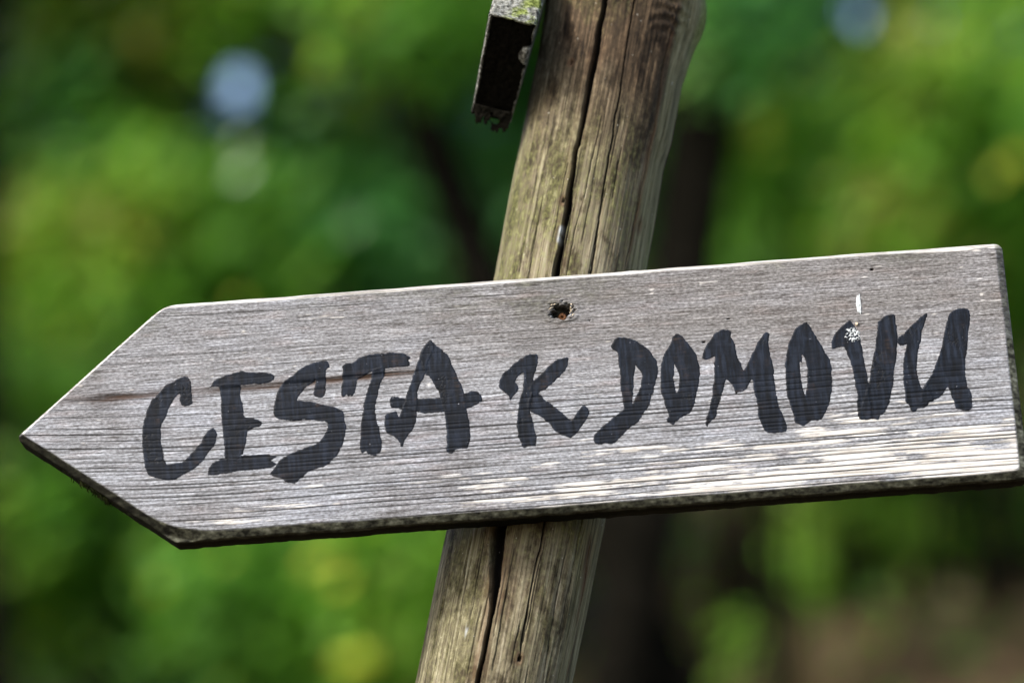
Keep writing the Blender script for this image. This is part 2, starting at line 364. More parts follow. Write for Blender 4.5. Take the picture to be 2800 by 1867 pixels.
# tiny beetle holes
for (px, py, rr) in ((1925, 935, 3.2), (2384, 737, 3.5), (1611, 876, 1.6), (1992, 872, 2.2)):
    q = loc(px, py); d = np.hypot((Xg - q[0]) / 1.3, Zg - q[1]); h = h - 0.0016 * (1 - sstep(rr * .0001, rr * .00026, d)); line = np.maximum(line, 0.9 * (1 - sstep(rr * .0001, rr * .00028, d)))
under = (dB < 1.35) | (dL < 1.35)
low_edge = np.clip(np.maximum(1 - dB, 1 - dL), 0, 1)
tip_dirt = np.clip(1 - np.hypot(Xg - x_tip, Zg - P_TIPL[1]) / 0.008, 0, 1)
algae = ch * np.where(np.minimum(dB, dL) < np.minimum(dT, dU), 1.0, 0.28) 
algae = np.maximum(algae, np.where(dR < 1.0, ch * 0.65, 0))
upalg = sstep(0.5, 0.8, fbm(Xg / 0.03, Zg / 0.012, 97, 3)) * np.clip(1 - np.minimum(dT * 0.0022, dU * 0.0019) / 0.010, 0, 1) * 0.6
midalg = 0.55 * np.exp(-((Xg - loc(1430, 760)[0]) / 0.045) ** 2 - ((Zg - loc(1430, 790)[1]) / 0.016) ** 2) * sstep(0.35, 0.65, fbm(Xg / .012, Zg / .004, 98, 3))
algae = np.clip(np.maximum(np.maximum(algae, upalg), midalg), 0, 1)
moss = np.clip(np.where(dL < 1.0, ch * 0.85, 0) * (1 - sstep(-0.012, 0.006, Xg - P_SHL[0])), 0, 1)  # slanted lower edge darkened with painted shade
top_light = np.where((np.minimum(dT, dU) < 1.2), ch * 0.8, 0)  # light on the upper edges, painted pale into the colour
bleach_and_light = np.maximum(bleach_and_light * (1 - ch), top_light)
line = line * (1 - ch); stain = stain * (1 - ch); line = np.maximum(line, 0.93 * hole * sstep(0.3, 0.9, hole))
V = [np.stack([Xg, -h, Zg], -1).reshape(-1, 3)]
gi = np.arange(Xg.size).reshape(Xg.shape)
faces = [list(q) for q in quads(gi)]
loop = np.concatenate([gi[0, :], gi[1:, -1], gi[-1, ::-1][1:], gi[::-1, 0][1:-1]])
ring_prev = loop; base = V[0]; cnt = len(base)
at_ = {'line': line.ravel(), 'bleach_and_light': bleach_and_light.ravel(), 'stain': stain.ravel(), 'tone': tone.ravel(), 'algae': algae.ravel(), 'moss': moss.ravel()}
lo_mask = base[loop][:, 2] < 0.0
for yy in (0.011, 0.017, BT):
    rp = base[loop].copy(); rp[:, 1] = yy
    rp[:, 2] += (fbm(rp[:, 0] / 0.008, yy * 300 + 0 * rp[:, 0], 99, 3) - 0.5) * 0.0008
    ri = np.arange(cnt, cnt + len(rp)); cnt += len(rp); V.append(rp)
    for a in range(len(loop)):
        b = (a + 1) % len(loop); faces.append([ring_prev[a], ri[a], ri[b], ring_prev[b]])
    for kk in at_:
        val = {'algae': np.where(lo_mask, 0.35, 0.45), 'moss': np.where(lo_mask, 1.0, 0.0)}.get(kk, np.zeros(len(rp)))  # underside rings get the painted near-black shade
        at_[kk] = np.concatenate([at_[kk], val])
    ring_prev = ri
faces.append(list(ring_prev[::-1]))
sign = thing('arrow_sign', 'grey weathered wooden arrow board with black hand-painted words, screwed across the post', 'sign', (BO.x, 0, BO.z))
sign.rotation_euler = (0, -BANG, 0)
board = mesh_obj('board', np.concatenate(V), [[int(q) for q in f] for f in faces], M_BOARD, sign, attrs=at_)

# ------------------------------------------------------------------ painted words  CESTA K DOMOVU
Z5 = (350, 900, 3.136); Z6 = (900, 850, 2.94); Z7 = (1600, 800, 3.1357); Z8 = (2150, 620, 2.0108)
LETTERS = [
 ('C', Z5, [[[(495,402),(535,445),(545,520),(553,600),(545,640),(490,660),(455,645),(445,600),(440,555),(400,590),(360,660),(330,740),(300,800),(285,880),(285,980),(300,1060),(320,1130),(335,1158),(400,1145),(460,1140),(520,1085),(580,1030),(620,970),(650,910),(690,865),(735,838),(758,880),(760,960),(740,1000),(700,1050),(640,1130),(560,1200),(470,1250),(400,1285),(320,1290),(250,1275),(180,1255),(150,1180),(130,1080),(120,960),(125,870),(140,780),(165,690),(200,620),(260,545),(330,480),(420,430)]]]),
 ('E', Z5, [[[(690,515),(715,480),(735,440),(780,420),(850,390),(960,360),(1050,370),(1150,368),(1220,375),(1255,400),(1250,435),(1200,465),(1100,468),(1000,480),(900,485),(790,490),(730,495)]],
            [[(790,470),(960,470),(965,560),(985,650),(1000,745),(1060,755),(1120,780),(1150,800),(1130,835),(1060,855),(1025,880),(1020,940),(1012,970),(1000,1000),(990,1060),(960,1085),(930,1120),(835,1120),(825,1000),(815,880),(800,750),(795,600)]],
            [[(690,1250),(690,1200),(720,1150),(780,1120),(850,1105),(960,1085),(1080,1075),(1200,1072),(1240,1085),(1285,1090),(1240,1115),(1220,1120),(1270,1155),(1220,1185),(1100,1200),(950,1215),(850,1235),(760,1250)]]]),
 ('S', Z5, [[[(1245,715),(1255,640),(1280,540),(1330,460),(1400,400),(1450,355),(1530,310),(1600,285),(1700,272),(1735,325),(1705,345),(1698,420),(1695,540),(1670,580),(1620,580),(1592,555),(1600,480),(1610,435),(1560,470),(1510,510),(1480,560),(1450,610),(1560,620),(1680,650),(1760,665),(1810,690),(1845,710),(1865,790),(1870,880),(1850,970),(1820,1040),(1780,1100),(1720,1150),(1650,1190),(1560,1220),(1490,1270),(1430,1320),(1360,1315),(1320,1285),(1220,1245),(1260,1180),(1310,1110),(1390,1065),(1480,1030),(1560,1000),(1640,960),(1690,900),(1710,840),(1700,800),(1600,785),(1500,775),(1400,780),(1320,775),(1270,755)]]]),
 ('T', Z6, [[[(105,455),(135,420),(180,425),(250,375),(330,350),(430,340),(520,335),(600,340),(630,360),(655,370),(640,400),(652,425),(630,450),(550,455),(470,460),(380,475),(310,500),(260,530),(225,550),(220,600),(205,660),(180,700),(170,680),(155,690),(140,670),(115,690),(98,680),(95,620),(105,560),(110,500)]],
            [[(350,470),(445,450),(440,520),(410,600),(390,680),(375,760),(372,830),(385,900),(410,970),(425,1050),(415,1130),(370,1160),(320,1150),(295,1125),(262,1140),(248,1100),(250,1000),(250,930),(265,850),(275,760),(290,690),(315,610),(340,545)]]]),
 ('A', Z6, [[[(810,237),(850,280),(800,400),(775,510),(735,590),(715,660),(710,760),(700,840),(690,900),(660,970),(610,1040),(582,1092),(560,1050),(510,1005),(460,980),(445,930),(443,870),(465,830),(500,810),(540,810),(560,850),(580,800),(610,730),(625,660),(655,580),(690,470),(720,380),(735,330),(770,275)]],
            [[(812,235),(870,285),(935,335),(970,390),(1010,480),(1050,570),(1080,650),(1095,740),(1110,820),(1130,900),(1135,980),(1130,1060),(1110,1110),(1060,1105),(1020,1115),(985,1142),(945,1130),(945,1060),(940,970),(935,900),(925,820),(900,720),(870,640),(835,570),(800,520),(773,507),(742,430),(738,350),(772,280)]],
            [[(487,730),(500,690),(540,685),(600,700),(720,705),(850,705),(960,690),(1080,665),(1150,645),(1200,650),(1232,690),(1225,730),(1150,770),(1080,790),(980,800),(850,820),(750,820),(650,800),(560,785),(500,775)]]]),
 ('K', Z6, [[[(1675,345),(1680,400),(1665,450),(1650,520),(1640,590),(1640,660),(1620,740),(1620,800),(1635,870),(1655,950),(1672,1020),(1665,1085),(1600,1090),(1560,1100),(1530,1040),(1512,960),(1510,860),(1520,780),(1535,710),(1555,640),(1560,560),(1560,500),(1510,540),(1495,570),(1525,610),(1515,650),(1480,690),(1455,718),(1440,680),(1400,640),(1365,610),(1380,540),(1410,490),(1480,430),(1560,370),(1610,350)]],
            [[(1920,375),(1915,430),(1890,490),(1840,540),(1780,600),(1720,640),(1690,660),(1640,690),(1600,640),(1650,560),(1710,500),(1780,430),(1850,385)]],
            [[(1638,642),(1690,665),(1730,710),(1790,750),(1850,800),(1910,850),(1950,880),(1990,820),(2030,770),(2060,760),(2085,790),(2090,830),(2050,900),(2000,970),(1970,1000),(1940,1020),(1880,1000),(1820,970),(1770,910),(1720,860),(1660,830),(1622,810),(1590,740)]]]),
 ('D', Z7, [[[(225,450),(250,400),(300,385),(380,390),(440,420),(500,455),(550,485),(590,550),(620,610),(630,680),(610,760),(590,840),(560,910),(550,950),(540,985),(500,1040),(450,1110),(390,1160),(320,1220),(260,1280),(230,1300),(170,1290),(120,1308),(85,1290),(75,1240),(100,1190),(150,1140),(220,1090),(290,1030),(325,1000),(320,920),(305,830),(300,740),(290,640),(280,560),(275,510),(235,480)],
              [(430,625),(450,650),(480,680),(490,710),(480,780),(450,860),(420,920),(402,950),(410,860),(420,760),(425,690)]]]),
 ('O', Z7, [[[(785,352),(830,375),(880,425),(930,490),(960,560),(980,640),(985,700),(975,800),(950,900),(940,960),(900,1030),(860,1055),(810,1080),(770,1110),(755,1132),(710,1105),(697,1080),(715,1060),(690,980),(670,910),(650,850),(645,740),(650,620),(670,550),(700,480),(735,420),(750,380)],
              [(765,610),(785,650),(800,710),(802,770),(795,820),(785,865),(770,800),(760,740),(768,680)]]]),
 ('M', Z7, [[[(1190,312),(1245,330),(1250,380),(1275,430),(1300,520),(1320,580),(1360,660),(1400,590),(1430,520),(1480,430),(1520,370),(1550,335),(1585,355),(1575,420),(1580,500),(1600,570),(1620,650),(1625,740),(1635,840),(1650,930),(1680,1020),(1710,1090),(1730,1140),(1720,1190),(1660,1205),(1590,1205),(1540,1190),(1510,1130),(1480,1050),(1475,950),(1455,860),(1445,780),(1430,740),(1400,790),(1360,840),(1310,860),(1293,882),(1275,820),(1260,790),(1210,740),(1190,820),(1160,920),(1130,1020),(1110,1085),(1070,1110),(1045,1150),(1035,1110),(1055,1030),(1080,930),(1095,820),(1105,720),(1105,620),(1108,550),(1050,575),(1005,565),(1005,520),(1040,450),(1090,380),(1130,340)]]]),
 ('O', Z7, [[[(1900,255),(1940,310),(1980,370),(2020,440),(2060,510),(2100,580),(2115,660),(2120,760),(2110,880),(2085,970),(2050,1050),(2010,1100),(1960,1095),(1930,1105),(1880,1140),(1840,1130),(1800,1110),(1790,1060),(1760,980),(1735,890),(1720,780),(1715,640),(1720,550),(1740,470),(1770,380),(1800,320),(1850,270)],
              [(1860,535),(1885,570),(1900,650),(1905,720),(1900,800),(1888,880),(1870,820),(1855,740),(1845,660),(1840,590),(1862,600)]]]),
 ('V', Z8, [[[(350,515),(375,545),(400,590),(412,650),(425,710),(440,780),(450,850),(470,1050),(400,1055),(390,1000),(388,920),(375,850),(360,770),(340,710),(315,660),(255,670),(245,640),(265,590),(310,540)]],
            [[(452,870),(460,800),(480,700),(492,640),(500,560),(505,520),(540,492),(595,482),(605,550),(612,640),(605,720),(595,800),(585,880),(565,970),(545,1020),(515,1035),(505,1062),(480,1058),(402,1053),(420,960)]]]),
 ('U', Z8, [[[(775,475),(760,530),(745,590),(730,660),(720,740),(720,800),(735,850),(748,892),(775,860),(810,950),(785,965),(760,995),(720,1000),(700,1025),(680,1000),(675,980),(655,965),(650,900),(640,800),(650,700),(665,645),(625,655),(610,620),(650,585),(700,530),(740,495)]],
            [[(748,894),(790,830),(820,760),(845,690),(865,600),(890,490),(930,455),(995,448),(1010,490),(1003,570),(995,660),(985,740),(985,800),(995,870),(1020,930),(1020,990),(1000,1010),(935,1000),(915,950),(900,900),(885,880),(860,925),(830,945),(785,963),(740,960)]]]),
]
def smooth_ring(pts, seed):
    P = np.array(pts); n = len(P); out = []
    for i in range(n):
        p0, p1, p2, p3 = P[i - 1], P[i], P[(i + 1) % n], P[(i + 2) % n]
        seg = np.linalg.norm(p2 - p1); m = max(2, int(seg / 0.0006))
        for q in range(m):
            u = q / m
            c = 0.5 * ((2 * p1) + (-p0 + p2) * u + (2 * p0 - 5 * p1 + 4 * p2 - p3) * u * u + (-p0 + 3 * p1 - 3 * p2 + p3) * u ** 3)
            l = p1 + (p2 - p1) * u
            out.append(0.65 * c + 0.35 * l)
    O = np.array(out); j = np.arange(len(O))
    nrm = np.roll(O, -1, 0) - np.roll(O, 1, 0); nrm = np.stack([-nrm[:, 1], nrm[:, 0]], 1); nrm /= np.linalg.norm(nrm, axis=1)[:, None] + 1e-12
    a = (vn(j / 1.6, seed * 1.7, 200) - 0.5) * 0.00045 + (vn(j / 5.0, seed * 2.9, 201) - 0.5) * 0.0006 + 0.0007 * np.maximum(vn(j / 3.0, seed * 4.1, 202) - 0.72, 0)
    return O + nrm * a[:, None]
def inside(rings, x, y):
    r = np.zeros(len(x), bool)
    for P in rings:
        x0, y0 = P[:, 0], P[:, 1]; x1, y1 = np.roll(x0, -1), np.roll(y0, -1)
        c = ((y0[None] > y[:, None]) != (y1[None] > y[:, None])) & (x[:, None] < (x1 - x0)[None] * (y[:, None] - y0[None]) / (y1 - y0 + 1e-15)[None] + x0[None])
        r ^= (c.sum(1) % 2).astype(bool)
    return r
def dist_to(P, x, y): return np.sqrt(((x[:, None] - P[None, :, 0]) ** 2 + (y[:, None] - P[None, :, 1]) ** 2).min(1))
for li, (ch_, (ox, oy, sc), strokes) in enumerate(LETTERS):
    S = []
    for si, rings in enumerate(strokes):
        S.append([smooth_ring([loc(ox + a / sc, oy + b / sc) for a, b in rg], li * 10 + si * 3 + ri) for ri, rg in enumerate(rings)])
    allp = np.concatenate([r for s in S for r in s])
    lo, hi = allp.min(0), allp.max(0)
    gx_, gz_ = np.meshgrid(np.arange(lo[0], hi[0], 0.00055), np.arange(lo[1], hi[1], 0.00042)); gx_ = gx_.ravel(); gz_ = gz_.ravel()
    gx_ = gx_ + RNG.uniform(-1, 1, gx_.size) * 0.00008
    ins = np.zeros(len(gx_), bool)
    for s in S: ins |= inside(s, gx_, gz_)
    keep = ins & (dist_to(allp, gx_, gz_) > 0.00028)
    verts = [Vector((p[0] * 1000, p[1] * 1000)) for p in allp]; edges = []; o_ = 0
    for s in S:
        for r in s:
            n_ = len(r); edges += [(o_ + i, o_ + (i + 1) % n_) for i in range(n_)]; o_ += n_
    verts += [Vector((a * 1000, b * 1000)) for a, b in zip(gx_[keep], gz_[keep])]
    rv, re, rf, *_ = delaunay_2d_cdt(verts, edges, [], 0, 1e-4)
    A = np.array([(p[0], p[1]) for p in rv]) / 1000; F = np.array([list(f)[:3] for f in rf])
    cen = A[F].mean(1); kf = np.zeros(len(F), bool)
    for s in S: kf |= inside(s, cen[:, 0], cen[:, 1])
    F = F[kf]; used = np.unique(F); mp = -np.ones(len(A), int); mp[used] = np.arange(len(used)); A = A[used]; F = mp[F]
    x_, z_ = A[:, 0].copy(), A[:, 1].copy(); th = np.zeros(len(A))
    for si, s in enumerate(S):
        d = dist_to(np.concatenate(s), x_, z_); iv = inside(s, x_, z_)
        th += np.where(iv, sstep(0, 0.0006, d) * (0.00011 + 0.00006 * np.exp(-((d - 0.0006) / 0.0005) ** 2)), 0)
    th += np.where(th > 0, (fbm(x_ / 0.0012, z_ / 0.012, 210, 2) - 0.5) * 0.00008, 0)
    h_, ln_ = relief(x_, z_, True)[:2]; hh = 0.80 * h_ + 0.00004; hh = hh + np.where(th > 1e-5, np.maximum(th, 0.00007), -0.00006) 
    ck = sstep(0.66, 0.80, fbm(x_ / 0.011 + li * 3.1, z_ / 0.011, 220, 2))
    # winding so that the paint faces the viewer (-Y)
    p0, p1, p2 = A[F[:, 0]], A[F[:, 1]], A[F[:, 2]]
    ar = (p1[:, 0] - p0[:, 0]) * (p2[:, 1] - p0[:, 1]) - (p1[:, 1] - p0[:, 1]) * (p2[:, 0] - p0[:, 0])
    F[ar < 0] = F[ar < 0][:, ::-1]
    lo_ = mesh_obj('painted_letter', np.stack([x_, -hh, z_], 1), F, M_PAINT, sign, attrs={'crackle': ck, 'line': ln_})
    lo_['label'] = 'black hand-painted letter %s' % ch_

# screw in the split hole, splinters, droppings, moss
def lathe(prof, n=20, ax='y'):
    vs_, fs = [], []
    for r, y in prof:
        for k_ in range(n):
            a = 2 * math.pi * k_ / n; vs_.append((r * math.cos(a), y, r * math.sin(a)))
    for i in range(len(prof) - 1):
        for k_ in range(n):
            b = (k_ + 1) % n; fs.append([i * n + k_, i * n + b, (i + 1) * n + b, (i + 1) * n + k_])
    fs.append([k_ for k_ in range(n)][::-1]); fs.append([(len(prof) - 1) * n + k_ for k_ in range(n)])
    return vs_, fs
vs_, fs = lathe([(0.0006, 0.0050), (0.0007, 0.0038), (0.0014, 0.0034), (0.0023, 0.0040), (0.0025, 0.0048), (0.0021, 0.0060), (0.0015, 0.0075), (0.0013, 0.055)])
scr = mesh_obj('screw', [(x + HOLE[0] + 0.0004, y, z_ + HOLE[1] - 0.0022) for x, y, z_ in vs_], fs, M_RUST, sign); scr['label'] = 'rusty screw head sunk in a split hole'
rr = random.Random(9)
for k_ in range(16):
    a = rr.uniform(0, 2 * math.pi) if k_ > 5 else rr.uniform(-0.6, 0.8); rad = rr.uniform(0.0040, 0.0062); L = rr.uniform(0.0025, 0.005)
    cx, cz = HOLE[0] + 1.3 * rad * math.cos(a), HOLE[1] + rad * math.sin(a); dirx, dirz = math.cos(a + rr.uniform(1.0, 2.0)), 0.55 * math.sin(a + rr.uniform(1, 2))
    w = rr.uniform(0.0002, 0.0004); y0, y1 = -0.0002, -rr.uniform(0.0006, 0.0016)
    A_ = Vector((cx - dirx * L / 2, 0.0012, cz - dirz * L / 2)); B_ = Vector((cx, y1, cz)); C_ = Vector((cx + dirx * L / 2, y0, cz + dirz * L / 2)); up = Vector((-dirz, 0, dirx)).normalized() * w; dp = Vector((0, w, 0))
    vv = [A_ + up, A_ - up, A_ + dp * 2, B_ + up, B_ - up, B_ + dp * 2, C_]
    mesh_obj('splinter', vv, [[0, 1, 4, 3], [1, 2, 5, 4], [2, 0, 3, 5], [3, 4, 6], [4, 5, 6], [5, 3, 6], [0, 2, 1]], M_SPLINT if k_ % 3 else M_BOARD, sign, smooth=False)

def blob(name, ctr, rx, rz, th, mat, seed, dens=0.0004, hole_=0.0, lab=None):
    n_ = int(2 * max(rx, rz) / dens) + 2
    X, Zz = np.meshgrid(np.linspace(-1, 1, n_), np.linspace(-1, 1, n_)); r = np.hypot(X, Zz) + (fbm(X * 2.4 + seed, Zz * 2.4, seed, 3) - 0.5) * 0.9
    hx = sstep(1.0, 0.7, r) if False else 1 - sstep(0.62, 0.95, r)
    hx = hx * (1 - hole_ * sstep(0.44, 0.52, fbm(X * 7, Zz * 7, seed + 3, 3)))
    x = ctr[0] + X * rx; z = ctr[1] + Zz * rz
    y = -(relief(x, z) * 0.9 + np.where(hx > 0.04, 0.00026 + th * hx, -0.0002))
    ii = np.arange(x.size).reshape(x.shape); q = quads(ii); kq = (hx.ravel()[q] > 0.02).any(1); q = q[kq]
    u, inv = np.unique(q, return_inverse=True)
    o = mesh_obj(name, np.stack([x, y, z], -1).reshape(-1, 3)[u], inv.reshape(-1, 4), mat, sign)
    if lab: o['label'] = lab
    return o
blob('bird_dropping', loc(2348, 832), 0.0015, 0.0068, 0.00010, M_WHITE, 3, lab='white dropping streak above the letter V')
blob('bird_dropping', loc(2331, 918), 0.0044, 0.0046, 0.0001, M_WHITE, 8, 0.00022, 1.0, 'flaked white dropping on the letter V')
blob('small_insect', loc(2343, 886), 0.0009, 0.0011, 0.0008, M_SPLINT, 5, 0.0002)  # tiny insect sitting on the board
# hanging moss hairs under the slanted lower edge
mv, mf = [], []
for k_ in range(420):
    u = min(1, max(0, rr.gauss((0.62, 0.70, 0.52)[k_ % 3], (0.05, 0.02, 0.10)[k_ % 3]))) if k_ < 300 else rr.random() * 1.2
    p = P_TIPL + (P_SHL - P_TIPL) * (0.10 + 0.62 * u); yb = rr.uniform(0.006, BT)
    L = rr.uniform(0.0004, 0.0042) ** 1.0 * rr.random() * (1.0 if k_ < 300 else 0.35); w = rr.uniform(0.00015, 0.0004); a = rr.uniform(0, 3.14)
    dx, dy = w * math.cos(a), w * math.sin(a); lx, ly = rr.uniform(-.0016, .0016), rr.uniform(-.001, .001); i0 = len(mv)
    mv += [(p[0] - dx, yb - dy, p[1] + 0.001), (p[0] + dx, yb + dy, p[1] + 0.001), (p[0] + lx * .4 + dx, yb + ly * .4 + dy, p[1] - L * .55), (p[0] + lx * .4 - dx, yb + ly * .4 - dy, p[1] - L * .55), (p[0] + lx, yb + ly, p[1] - L)]
    mf += [[i0, i0 + 1, i0 + 2, i0 + 3], [i0 + 3, i0 + 2, i0 + 4]]
mo = mesh_obj('moss_fringe', mv, mf, M_MOSS, sign, smooth=False); mo['kind'] = 'stuff'

# ------------------------------------------------------------------ the post
PY = BT + 0.0425                                     # depth of the post's axis
pa, pb = at(1630, 400, PY), at(1352, 1864, PY)
PANG = math.atan2(pa.x - pb.x, pa.z - pb.z)
axd = Vector((math.sin(PANG), 0, math.cos(PANG)))
base_p = pb - axd * (pb.z / axd.z)                   # where the axis meets the ground
pcs, psn = math.cos(PANG), math.sin(PANG)
def ploc(px, py, y=PY):
    p = at(px, py, y); dx, dz = p.x - base_p.x, p.z - base_p.z
    return dx * pcs - dz * psn, dx * psn + dz * pcs      # across, along
LEFT = [(1492, 0), (1469, 163), (1424, 400), (1351, 760), (1219, 1450), (1136, 1864)]
RIGHT = [(1924, -60), (1919, 0), (1908, 100), (1887, 180), (1868, 240), (1836, 400), (1814, 473), (1772, 725), (1656, 1440), (1611, 1662), (1568, 1864)]
Ls = sorted([ploc(*q)[::-1] for q in LEFT]); Rs = sorted([ploc(*q)[::-1] for q in RIGHT])
s_lo, s_hi = ploc(1352, 1900)[1] - 0.02, ploc(1700, 0)[1] + 0.03
s_top = s_hi + 0.34
rows = np.concatenate([np.linspace(-0.25, s_lo, 60)[:-1], np.arange(s_lo, s_hi, 0.0013), np.linspace(s_hi, s_top, 40)])
NF = 430; thf = np.linspace(-math.pi / 2 - 0.25, math.pi / 2 + 0.25, NF); thb = np.linspace(math.pi / 2 + 0.25, 1.5 * math.pi - 0.25, 62)[1:-1]
th_ = np.concatenate([thf, thb]); TH, SS = np.meshgrid(th_, rows)
rl = np.interp(SS, [a for a, b in Ls], [-b for a, b in Ls]); rrg = np.interp(SS, [a for a, b in Rs], [b for a, b in Rs])
sn = np.sin(TH); rf = 0.0425
rad = np.where(sn < 0, rf + (rl - rf) * sn ** 2, rf + (rrg - rf) * sn ** 2)
# hewn flat along the right-hand side
th0, th1 = R(50), R(104); mid = 0.5 * (th0 + th1); half = 0.5 * (th1 - th0)
chord = np.cos(half) / np.cos(np.clip(TH - mid, -half, half)); flat = np.where(np.abs(TH - mid) < half, 0.55 * (chord - 1), 0)
rad = rad * (1 + flat * 0.35)
arc = TH * rf
rad = rad + (fbm(arc / 0.02 + 5, SS / 0.12, 300, 3) - 0.5) * 0.0022 + (fbm(arc / 0.0022, SS / 0.05, 303, 3) - 0.5) * 0.0007 + (fbm(arc / 0.0009, SS / 0.012, 305, 2) - 0.5) * 0.00022
crack = np.zeros_like(rad); rust = np.zeros_like(rad)
def cut(path, width, deep, rusty=0.0, vis=1.0, spread=0.004, seed=0):
    global rad, crack, rust
    pts = []
    for px, py in path:
        a, s = ploc(px, py, BT + 0.006); pts.append((s, a))
    pts.sort(); s_ = [p[0] for p in pts]
    xa = np.interp(SS, s_, [p[1] for p in pts]) + (fbm(SS / 0.012, seed * 1.0, 310 + seed, 3) - 0.5) * 0.0012
    thc = np.arcsin(np.clip(xa / rf, -0.98, 0.98)); d = np.abs(arc - thc * rf)
    w = (np.interp(SS, s_, width) if isinstance(width, (list, tuple)) else width) * (0.75 + 0.5 * vn(SS / 0.02, seed, 320))
    ends = sstep(s_[0] - 0.004, s_[0] + 0.01, SS) * (1 - sstep(s_[-1] - 0.01, s_[-1] + 0.004, SS))
    w = np.maximum(w * ends, 1e-6); g = np.clip(1 - d / w, 0, 1) ** 0.45 * (ends > 0.02)
    rad = rad - deep * g; crack = np.maximum(crack, vis * sstep(0.15, 0.7, g))
    if rusty: rust = np.maximum(rust, rusty * ends * np.exp(-((d - w) / spread) ** 2) * sstep(0.3, 0.7, fbm(arc / .006, SS / .03, 330 + seed, 3)))
UPC = [(1668, -60), (1656, 0), (1612, 238), (1583, 400), (1575, 420), (1551, 574), (1537, 652), (1519, 746), (1470, 1050), (1400, 1300)]
cut(UPC, 0.0017, 0.012, 0.25, seed=1)
cut([(1400, 1300), (1362, 1452), (1347, 1662), (1307, 1864), (1290, 1950)], [0.0018, 0.0017, 0.0018, 0.0040, 0.004], 0.012, 0.5, seed=2)
cut([(1752, -60), (1737, 0), (1703, 204), (1673, 400), (1652, 508), (1619, 739), (1560, 1000)], 0.00055, 0.0035, 0.1, 0.9, seed=3)
cut([(1520, 1300), (1485, 1452), (1441, 1672), (1421, 1803)], 0.0006, 0.0035, 0.3, 0.95, seed=4)
cut([(1836, 60), (1812, 180), (1790, 350), (1768, 470), (1740, 600), (1712, 730)], 0.0005, 0.002, 0.7, 0.55, 0.0022, seed=5)
cut([(1560, 1440), (1534, 1560), (1512, 1680), (1486, 1864)], 0.0004, 0.002, 0.15, 0.8, seed=6)
cut([(1615, 1440), (1600, 1560), (1575, 1700), (1545, 1864)], 0.0004, 0.002, 0.95, 0.8, 0.0045, seed=7)
for k_ in range(46):
    px0 = rr.uniform(1440, 1830); py0 = rr.choice((rr.uniform(-50, 700), rr.uniform(1350, 1850))); ln = rr.uniform(60, 420)
    px0 += (400 - py0) * 0.19
    if not 0 < 1: continue
    cut([(px0, py0), (px0 - 0.19 * ln + rr.uniform(-6, 6), py0 + ln)], rr.uniform(0.00022, 0.00040), rr.uniform(0.0006, 0.0015), 0, rr.uniform(0.35, 0.75), seed=20 + k_)
def spot(px, py, rx, rz):
    a, s = ploc(px, py, BT + 0.006); t0 = math.asin(max(-0.97, min(0.97, a / rf)))
    return np.exp(-((arc - t0 * rf) / rx) ** 2 - ((SS - s) / rz) ** 2)
for px, py, rx, rz, dp in ((1757, 602, .0012, .0028, .004), (1540, 555, .0012, .0016, .002), (1421, 1803, .0014, .0018, .004), (1562, 172, .0012, .0012, .003)):
    g = spot(px, py, rx, rz); rad = rad - dp * sstep(0.35, 0.8, g); crack = np.maximum(crack, 0.9 * sstep(0.35, 0.8, g)); rust = np.maximum(rust, 0.6 * sstep(0.1, 0.5, spot(px, py, rx * 2, rz * 2)))
# branch knot, upper right, with wrinkled bark
kn = spot(1835, 20, 0.011, 0.016); wr = np.sin(SS / 0.0011 + 5 * vn(arc / .006, SS / .01, 340)) 
rad = rad + 0.0008 * wr * kn
s_k = ploc(1900, 45)[1]
bul = np.exp(-((TH - R(92)) / 0.55) ** 2 - ((SS - s_k) / 0.017) ** 2); rad = rad + 0.0050 * bul
s1 = ploc(1600, 400)[1]; s0_ = ploc(1600, 0)[1]; sbt = ploc(1560, 745)[1]
big = fbm(arc / 0.025, SS / 0.06, 350, 3)
brown = np.clip(sstep(sbt + 0.005, s0_ - 0.055, SS + (big - .5) * .10) * (0.98 - 0.0 * TH) * sstep(-1.22, -0.75, TH + (big - .5) * .6), 0, 1) * (1 - 0.0 * TH)
lowz = 1 - sstep(sbt - 0.2, sbt - 0.12, SS)
brown = np.maximum(brown, 0.75 * lowz * sstep(0.46, 0.62, fbm(arc / .008 + 4, SS / .05, 352, 3)) * sstep(-0.45, 0.1, TH))
green = 0.8 * np.clip((1 - sstep(sbt + 0.01, s1 + 0.04, SS)) * (1 - 0.75 * lowz) * 1.0 + 0.25 * (big > .5), 0, 1)
facet = sstep(R(47), R(54), TH + (fbm(arc / .01, SS / .03, 356, 2) - .5) * .12) * (1 - sstep(R(120), R(140), TH)) * (0.9 - 0.25 * lowz)
mossy = np.clip(sstep(R(66), R(82), TH) * (1 - sstep(R(130), R(150), TH)) * (0.95 * np.exp(-((SS - s_k) / 0.030) ** 2) + 0.45 * np.exp(-((SS - sbt) / 0.03) ** 2)), 0, 1)
pale = np.clip(1.6 * np.maximum(spot(1531, 640, 0.0012, 0.009), 0.8 * spot(1277, 1715, 0.0010, 0.006)) - 0.35, 0, 1) * sstep(0.35, 0.6, fbm(arc / .002, SS / .006, 358, 2))
brown = np.maximum(brown, kn * 0.9)
Xp = rad * np.sin(TH); Yp = -rad * np.cos(TH)
# the board is let into a shallow flat
near = np.abs((SS - ploc(1490, 1060)[1])) < 0.085
ii = np.arange(Xp.size).reshape(Xp.shape); iw = np.concatenate([ii, ii[:, :1]], 1)
pf = quads(iw).tolist(); pf.append(ii[0, ::-1].tolist()); pf.append(ii[-1].tolist())
